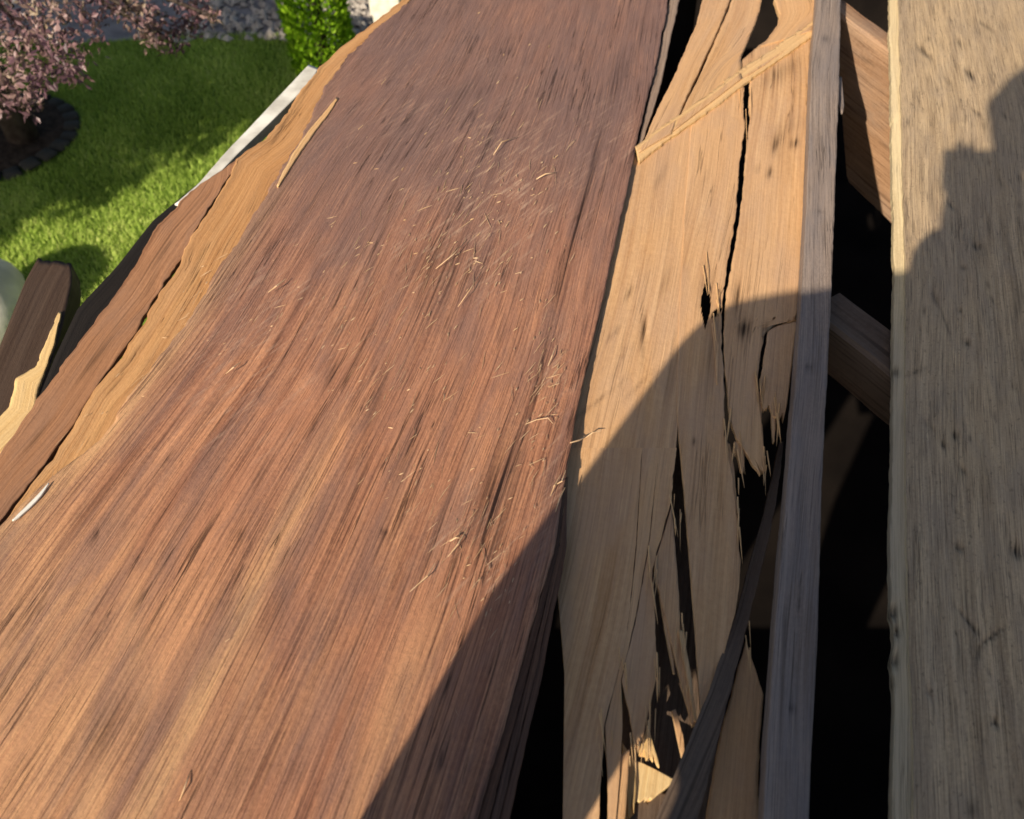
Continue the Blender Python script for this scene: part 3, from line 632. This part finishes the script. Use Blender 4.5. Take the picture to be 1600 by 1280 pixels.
stk = strip('broken_stick', [(1219, 690, 1224, 690, -.05, -.05), (1204, 757, 1216, 762, -.04, -.04), (1187, 824, 1203, 832, -.03, -.03), (1150, 958, 1171, 970, -.012, -.012), (1109, 1075, 1140, 1088, .01, .01), (1053, 1212, 1104, 1228, .02, .02), (1018, 1296, 1082, 1306, .025, .025), (998, 1345, 1066, 1355, .03, .03)],
            [M_stick, M_stick], None, .012, 12, 120, lj=1.5, rj=2, relief=.003, rs=(40, 5), seed=33)
tag(stk, 'dark brown broken stick lying diagonally across the torn plywood strips', 'stick')
rt = empty('weathered_panel', at(1500, 640, 0), 'grey-tan weathered plywood panel with dark flecks and pale raw left edge', 'panel')
Ledge = [(1391, -60), (1389, 0), (1393, 200), (1397, 420), (1395, 640), (1392, 760), (1391, 860), (1393, 945), (1397, 1000), (1395, 1040), (1398, 1100), (1395, 1180), (1393, 1340)]
Bedge = [(1409, -60), (1408, 0), (1413, 200), (1418, 420), (1419, 640), (1419, 760), (1420, 860), (1422, 945), (1424, 1000), (1425, 1040), (1428, 1100), (1430, 1180), (1432, 1340)]
strip('edge_band', [(a[0], a[1], b[0] - 1, b[1], .006, .014) for a, b in zip(Ledge, Bedge)], [M_band, M_band], rt, .012, 8, 300, lj=2.2, relief=.0008, rs=(50, 8), seed=41,
      marks=[(1397, 955, 0, 10, 6, 1, .01), (1403, 985, 20, 10, 5, .9, .008), (1398, 1030, 0, 12, 6, 1, .01), (1400, 580, 70, 6, 8, .8, .003), (1395, 1065, 0, 10, 5, .8, .004)],
      weather_shade=lambda x, y: float(np.clip((y - 430) / 200, 0, .65)))  # greyed from the photographer's shadow line on, shade painted into the colour
fl = [(1440, 75, -40, 10, 5, .9, .003), (1450, 85, -40, 9, 4, .8, .002), (1500, 66, -30, 8, 4, .8, .002), (1516, 115, -40, 12, 5, .95, .003), (1540, 40, -55, 16, 3, .7, .001), (1525, 175, -50, 10, 3, .7, .001), (1527, 384, -50, 7, 6, 1, .004), (1506, 418, -30, 4, 4, .8, .002),
      (1462, 465, -15, 12, 3.5, 1, .003), (1478, 505, -20, 30, 2, .6, .001), (1500, 485, 0, 4, 4, .8, .002), (1512, 535, -30, 6, 5, .95, .003), (1486, 320, -35, 10, 3, .7, .002), (1494, 680, -30, 7, 5, .95, .003), (1475, 695, -40, 7, 4, .9, .003), (1504, 733, -30, 9, 4, .95, .003),
      (1500, 855, -40, 7, 5, 1, .004), (1508, 965, -40, 22, 3, .8, .002), (1525, 985, -30, 10, 4, .8, .002), (1552, 993, 55, 26, 3, .85, .003), (1530, 1020, 10, 14, 3.5, .9, .003), (1451, 1080, -20, 9, 4, .9, .003), (1556, 1128, -35, 9, 6, 1, .004), (1588, 860, -20, 12, 9, 1, .004),
      (1492, 700, 0, 120, 2, .5, .001), (1505, 1080, -4, 120, 2, .4, .001), (1425, 583, 70, 22, 3, .7, .001), (1450, 300, -10, 40, 10, .3, 0), (1590, 480, 0, 20, 5, .6, .001), (1470, 560, 0, 60, 3, .4, 0), (1560, 600, 0, 50, 4, .4, 0), (1520, 1265, 10, 14, 10, .7, 0), (1440, 700, 0, 60, 5, .3, 0), (1535, 1180, 0, 60, 3, .4, 0)]
for _ in range(34):
    fl.append((rr_.uniform(1425, 1640), rr_.uniform(0, 1280), rr_.uniform(-50, 10), rr_.uniform(4, 10), rr_.uniform(2, 3.5), rr_.uniform(.35, .8), .001))
rws = []
for i, b in enumerate(Bedge):
    rws.append((b[0] - 4, b[1], 1960 + (b[1] / 1280) * 560, b[1], .018, .02))
strip('face_veneer', rws, [M_right, M_band], rt, .009, 240, 400, lj=1.5, jw=.02, spow=1.6, relief=.0007, rs=(45, 6), marks=fl, seed=42, weather_shade=lambda x, y: float(np.clip(.1 + .4 * n2(x / 90, y / 200, 12), 0, .8)))

# ------------------------------------------------------------------ left edge: dark rail, white trim, broken brown board
dr = strip('edge_rail', [(345, 258, 400, 270), (240, 344, 300, 360), (180, 420, 240, 440), (122, 482, 180, 520), (85, 560, 140, 600), (58, 628, 100, 650), (0, 720, 60, 720), (-80, 810, -10, 810), (-300, 1060, -220, 1070), (-540, 1340, -440, 1350)], [M_rail, M_rail], None, .03, 8, 60, zoff=-.045, seed=51, relief=.001)
tag(dr, 'dark rail running under the left edge of the red-brown panel', 'rail')
wt = strip('white_trim', [(483, 101, 498, 107, -.03, -.03), (462, 123, 483, 131, -.03, -.03), (406, 182, 424, 190, -.034, -.034), (356, 234, 372, 240, -.038, -.038), (309, 288, 321, 293, -.04, -.04), (273, 319, 281, 322, -.042, -.042)], [M_white, M_white], None, .02, 8, 50, lj=.8, seed=52)
tag(wt, 'chipped white painted trim board along the far left edge of the panel', 'trim')
bb_ = empty('broken_board', at(40, 540, -.12), 'dark brown broken board with a raw yellow split, jutting over the lawn', 'board')
strip('plank', [(60, 403, 112, 411), (40, 440, 112, 446), (4, 530, 92, 530), (-40, 640, 58, 640), (-100, 760, 0, 760), (-330, 1200, -225, 1215)], [M_brown, M_brown], bb_, .045, 12, 60, zoff=-.10, j0=.01, rj=2, relief=.0012, seed=53)
strip('raw_split', [(91, 486, 95, 488), (74, 528, 88, 528), (58, 572, 74, 572), (26, 592, 64, 600), (16, 636, 52, 644), (-40, 690, 22, 700), (-80, 740, -20, 760)], [M_raw, M_raw], bb_, .004, 8, 60, zoff=-.095, lj=5, rj=3, seed=54)

# ------------------------------------------------------------------ loose splinters
def zdeck(x, y):
    if x < 900: return .012 + .05 * max(0, (y - 500) / 800) ** 1.3 * np.clip((x + 200) / 1000, 0, 1)
    return .003
spl = [([(703, 846), (712, 840), (722, 841)], 3, 'short bright splinter near the dark smear low on the red-brown panel'), ([(821, 663), (838, 656), (856, 653), (864, 662)], 1.6, 'thin hooked pale fibre near the right edge of the red-brown panel'),
       ([(716, 479), (735, 452), (751, 426)], 1.6, 'straight thin pale splinter in the middle of the red-brown panel'), ([(681, 420), (708, 398), (730, 375)], 1.8, 'long thin yellowish splinter above the middle of the red-brown panel'),
       ([(771, 242), (784, 222), (808, 214)], 2.0, 'curved pale scratch of lifted fibre high on the red-brown panel'), ([(838, 280), (852, 272), (868, 270)], 2.4, 'short pinkish splinter right of the curved fibre high on the panel'), ([(940, 218), (954, 203), (973, 195)], 2.2, 'pale splinter near the far right edge of the red-brown panel'),
       ([(280, 1252), (289, 1230), (298, 1204)], 2.4, 'pale splinter near the bottom edge of the red-brown panel'), ([(891, 692), (905, 688), (921, 679)], 3, 'pale curled shaving at the tip of the shadow on the tan plywood'), ([(1006, 62), (1013, 70), (1017, 82)], 2.4, 'small orange splinter at the top right edge of the red-brown panel')]
spare = [[(419, 457), (432, 447), (447, 436)], [(353, 584), (365, 574), (376, 566)], [(856, 572), (863, 556), (869, 540)], [(1018, 98), (1023, 96)], [(860, 775), (867, 758), (876, 742)], [(868, 800), (874, 780), (883, 762)], [(864, 760), (878, 752), (884, 735)],
         [(596, 132), (603, 124)], [(560, 202), (567, 196)], [(759, 374), (766, 364)], [(700, 870), (716, 850), (730, 826)], [(352, 1003), (359, 998)], [(640, 925), (668, 900), (680, 880)], [(805, 428), (815, 425)], [(915, 684), (926, 676), (940, 673)]]
def fibre(pp, wpx):
    pts = [at(x, y, zdeck(x, y) + .003 + .004 * math.sin(math.pi * i / max(1, len(pp) - 1))) for i, (x, y) in enumerate(pp)]
    rad = wpx / 2 / FPX * np.linalg.norm(pts[0] - CAM)
    return tube(pts, [rad * (.45 if i in (0, len(pts) - 1) else 1) for i in range(len(pts))], 5)
for pp, wpx, lab in spl:
    V, F = fibre(pp, wpx)
    o = link('wood_splinter', mesh('wood_splinter', V, F, [(0, 0)] * len(V)), M_fibre)
    tag(o, lab, 'splinter', 'loose pale splinters on the wood')
o = strip('white_sliver', [(76, 754, 77, 755), (60, 772, 65, 774), (42, 790, 47, 793), (27, 804, 31, 807), (19, 813, 20, 814)], [M_white, M_white], None, .002, 4, 24, zoff=.010, lj=1, rj=1, seed=61)
tag(o, 'narrow white painted sliver by the crack at the lower left edge', 'splinter')
strip('splinter_strip', [(526, 152, 528, 154), (507, 176, 513, 179), (482, 204, 490, 208), (455, 243, 463, 247), (432, 290, 434, 292)], [M_tanedge, M_tanedge], rp, .003, 4, 40, zoff=.009, lj=1.5, rj=1.5, seed=62)
mb = MB()
for q in spare: mb.add(*fibre(q, 2.2))
CL = [(790, 290, 90, 90), (700, 390, 80, 60), (430, 480, 140, 110), (740, 860, 70, 70), (870, 770, 14, 50), (960, 210, 40, 35), (860, 620, 30, 80), (350, 620, 110, 80), (640, 700, 120, 160)]
def on_panel(x, y): return 600 - .8 * y + 40 < x < 1024 - .235 * y
for q_ in range(1150):
    if q_ < 380: x, y = rr_.uniform(60, 1000), rr_.uniform(20, 1270)
    else:
        c_ = CL[rr_.integers(len(CL))]; x, y = rr_.normal(c_[0], c_[2] * .8), rr_.normal(c_[1], c_[3] * .8)
    if not on_panel(x, y): continue
    lam = np.clip((x - (600 - .833 * y)) / (440 + .6 * y), 0, 1); a = math.atan(.833 + (.234 - .833) * lam) + rr_.normal(.22, .38)
    L = rr_.uniform(1.5, 5) if rr_.random() < .5 else rr_.uniform(4, 17)
    L *= .5 + y / 1280
    if not (on_panel(x - math.sin(a) * L, y + math.cos(a) * L) and on_panel(x + math.sin(a) * L, y - math.cos(a) * L)): continue
    q = [(x - math.sin(a) * L, y + math.cos(a) * L), (x + rr_.uniform(-.9, .9), y), (x + math.sin(a) * L, y - math.cos(a) * L)]
    pts = [at(u, v, zdeck(u, v) * np.clip((x - (600 - .833 * y)) / (440 + .6 * y), 0, 1) + .0035) for u, v in q]
    rad = (rr_.uniform(.25, .6) if L > 5 else rr_.uniform(.4, 1.1)) / FPX * np.linalg.norm(pts[1] - CAM); mb.tube(pts, [rad * .4, rad, rad * .4], 3)
tag(mb.build('wood_fibres', M_fibre), 'fine raised pale wood fibres on the red-brown panel', kind='stuff')

# ------------------------------------------------------------------ photographer, whose shadow falls across the panels
RH = np.array([math.cos(math.radians(32.38)), -math.sin(math.radians(32.38)), 0]); SH = np.array([math.sin(math.radians(32.38)), math.cos(math.radians(32.38)), 0])
def body_at(a, c, up):      # a to the right, c back towards the sun, up as seen along the sun's rays
    return CAM + RH * a - SH * c + P(0, 0, (up + .5 * c) / math.cos(ELEV))
def skin(name, J, E, root, sub=2, mat=None, parent=None):
    keys = list(J); me = bpy.data.meshes.new(name)
    me.from_pydata([tuple(map(float, J[k][0])) for k in keys], [(keys.index(a), keys.index(b)) for a, b in E], [])
    o = bpy.data.objects.new(name, me); COL.objects.link(o)
    m = o.modifiers.new('skin', 'SKIN'); m.use_smooth_shade = True
    for i, k in enumerate(keys):
        r = J[k][1]; me.skin_vertices[0].data[i].radius = (r, r) if not isinstance(r, tuple) else r
        me.skin_vertices[0].data[i].use_root = (k == root)
    s = o.modifiers.new('sub', 'SUBSURF'); s.levels = s.render_levels = sub
    dg = bpy.context.evaluated_depsgraph_get(); ev = o.evaluated_get(dg)
    me2 = bpy.data.meshes.new_from_object(ev); bpy.data.objects.remove(o)
    o2 = link(name, me2, mat, parent); return o2
pe = empty('person', body_at(-.05, .3, -1.05) * P(1, 1, 0) + P(0, 0, -.455), 'person in dark clothes standing with a phone just outside the frame, casting the large shadow', 'person')
zf = -.44
def foot(a, c, fwd=0): p = body_at(a, c, 0) + SH * fwd; return P(p[0], p[1], zf)
J = {'pel': (body_at(-.02, .33, -.50), (.19, .12)), 'spi': (body_at(-.01, .33, -.42), (.19, .125)), 'che': (body_at(.0, .32, -.37), (.2, .13)), 'nb': (body_at(.06, .30, -.24), .1), 'nk': (body_at(.06, .28, -.08), .075),
     'ls': (body_at(-.205, .32, -.385), .1), 'le': (body_at(-.238, .33, -.62), .068), 'lw': (body_at(-.21, .30, -.80), .045),
     'rs': (body_at(.22, .30, -.29), .11), 're': (body_at(.31, .24, -.58), .085), 'rw': (body_at(-.005, .08, -.17), .06),
     'lh': (body_at(-.165, .33, -.60), .1), 'lk': (body_at(-.19, .30, -.95), .085), 'la': (foot(-.22, .36) + P(0, 0, .09), .05), 'lt': (foot(-.22, .36, .16) + P(0, 0, .04), .04),
     'hr': (body_at(.2, .33, -.5), .14), 'rh': (body_at(.13, .33, -.63), .145), 'rk': (body_at(.11, .30, -.98), .11), 'ra': (foot(.14, .36) + P(0, 0, .09), .05), 'rt': (foot(.14, .36, .16) + P(0, 0, .04), .04)}
E_ = [('pel', 'spi'), ('spi', 'che'), ('che', 'nb'), ('nb', 'nk'), ('che', 'ls'), ('ls', 'le'), ('le', 'lw'), ('che', 'rs'), ('rs', 're'), ('re', 'rw'), ('pel', 'lh'), ('lh', 'lk'), ('lk', 'la'), ('la', 'lt'), ('pel', 'hr'), ('hr', 'rh'), ('rh', 'rk'), ('rk', 'ra'), ('ra', 'rt')]
def body(name, J, E, mat, parent):
    # rounded cones between the joints, fused into one continuous surface
    V, F = [], []
    for a, b in E:
        bm = bmesh.new()
        for k in (a, b):
            c, r = J[k]; rx, ry = r if isinstance(r, tuple) else (r, r)
            for i in range(7):
                th = math.pi * i / 6
                for j in range(14):
                    ph = 2 * math.pi * j / 14
                    bm.verts.new(tuple(c + RH * rx * math.sin(th) * math.cos(ph) + SH * ry * math.sin(th) * math.sin(ph) + P(0, 0, max(rx, ry) * .9 * math.cos(th))))
        bmesh.ops.remove_doubles(bm, verts=bm.verts, dist=1e-5)
        g = bmesh.ops.convex_hull(bm, input=bm.verts)
        bmesh.ops.delete(bm, geom=list({v for v in g['geom_interior'] + g['geom_unused'] if isinstance(v, bmesh.types.BMVert)}), context='VERTS')
        bm.verts.index_update(); o = len(V)
        V += [tuple(v.co) for v in bm.verts]; F += [tuple(v.index + o for v in f.verts) for f in bm.faces]; bm.free()
    me = bpy.data.meshes.new(name); me.from_pydata(V, [], F); o = bpy.data.objects.new(name, me); COL.objects.link(o)
    q = o.modifiers.new('re', 'REMESH'); q.mode = 'VOXEL'; q.voxel_size = .014
    q = o.modifiers.new('sm', 'SMOOTH'); q.factor = .5; q.iterations = 10
    me2 = bpy.data.meshes.new_from_object(o.evaluated_get(bpy.context.evaluated_depsgraph_get())); bpy.data.objects.remove(o)
    return link(name, me2, mat, parent)
body('body', J, E_ + [('spi', 'hr'), ('che', 'hr')], M_cloth, pe)
# head with nose and ears, tilted down to the phone
bm = bmesh.new(); bmesh.ops.create_uvsphere(bm, u_segments=24, v_segments=16, radius=1)
hc = body_at(.03, .25, .10)
for v in bm.verts:
    x, y, z = v.co
    s = 1 - .22 * max(0, -z) ** 2
    q = P(x * .082 * s, y * .102 * s, z * .128)
    if y > .6 and abs(x) < .3: q[1] += .022 * math.exp(-(x / .16) ** 2 - ((z + .12) / .22) ** 2)
    if y > .3: q[1] -= .008 * (math.exp(-((abs(x) - .36) / .15) ** 2 - ((z - .08) / .12) ** 2) + .6 * math.exp(-(x / .35) ** 2 - ((z + .5) / .06) ** 2))
    if abs(x) > .9: q[0] += math.copysign(.016, x) * math.exp(-((z + .02) / .25) ** 2 - (y / .25) ** 2)
    w_ = hc + RH * q[0] + SH * (q[1] * .94 - q[2] * .0) + P(0, 0, q[2] - q[1] * .3); v.co = w_
me = bpy.data.meshes.new('head'); bm.to_mesh(me); bm.free(); link('head', me, M_skin, pe)
bm = bmesh.new(); bmesh.ops.create_uvsphere(bm, u_segments=24, v_segments=16, radius=1)
for v in [v for v in bm.verts if v.co.z < -.35 or (v.co.y > .35 and v.co.z < .55)]: bm.verts.remove(v)
for v in bm.verts:
    x, y, z = v.co; q = P(x * .092, y * .112, z * .14) * (1 + .04 * n2(x * 6, z * 6, y)); v.co = hc + RH * q[0] + SH * q[1] * .94 + P(0, 0, q[2] - q[1] * .3)
me = bpy.data.meshes.new('hair'); bm.to_mesh(me); bm.free(); link('hair', me, M_hair, pe)
# hands
def hand(wrist, d, side, thumb, curl, name='hand'):
    d = d / np.linalg.norm(d); side = side - d * (side @ d); side /= np.linalg.norm(side); nr = np.cross(d, side)
    J = {'w': (wrist, .026), 'p': (wrist + d * .05, (.03, .02)), 'm': (wrist + d * .085, (.034, .016))}; E = [('w', 'p'), ('p', 'm')]
    for i, (o, L) in enumerate(((-.03, .065), (-.01, .078), (.01, .072), (.03, .055))):
        b0 = wrist + d * .09 + side * o; f1 = b0 + d * L * .45 + nr * curl * L * .15; f2 = f1 + d * L * .3 + nr * curl * L * .3; f3 = f2 + d * L * .15 + nr * curl * L * .3
        for k, (q, r_) in enumerate(((b0, .0095), (f1, .0088), (f2, .008), (f3, .0068))): J[f'f{i}{k}'] = (q, r_)
        E += [('m', f'f{i}0')] + [(f'f{i}{k}', f'f{i}{k + 1}') for k in range(3)]
    t0 = wrist + d * .03 + side * thumb * .03; J['t0'] = (t0, .012); J['t1'] = (t0 + d * .03 + side * thumb * .025, .011); J['t2'] = (t0 + d * .06 + side * thumb * .03, .009)
    E += [('p', 't0'), ('t0', 't1'), ('t1', 't2')]
    return skin(name, J, E, 'w', 1, M_skin, pe)
lw = body_at(-.21, .30, -.80); hand(lw, P(0, 0, -1) + SH * .15, SH, 1, .5)
rw = body_at(-.015, .08, -.14); hand(rw, (CAM - FW * .035 + P(-.06, 0, -.05)) - rw, P(1, 0, 0), 1, .6)
# phone held just behind the lens
ph = MB(); pc = CAM - FW * .012 + P(-.035, 0, 0) - UP * .022
ph.prism(pc, P(.075, 0, 0), UP * .037, FW * .004)
o = ph.build('mobile_phone', M_phone); tag(o, 'slim black mobile phone held by the person in dark clothes', 'phone')
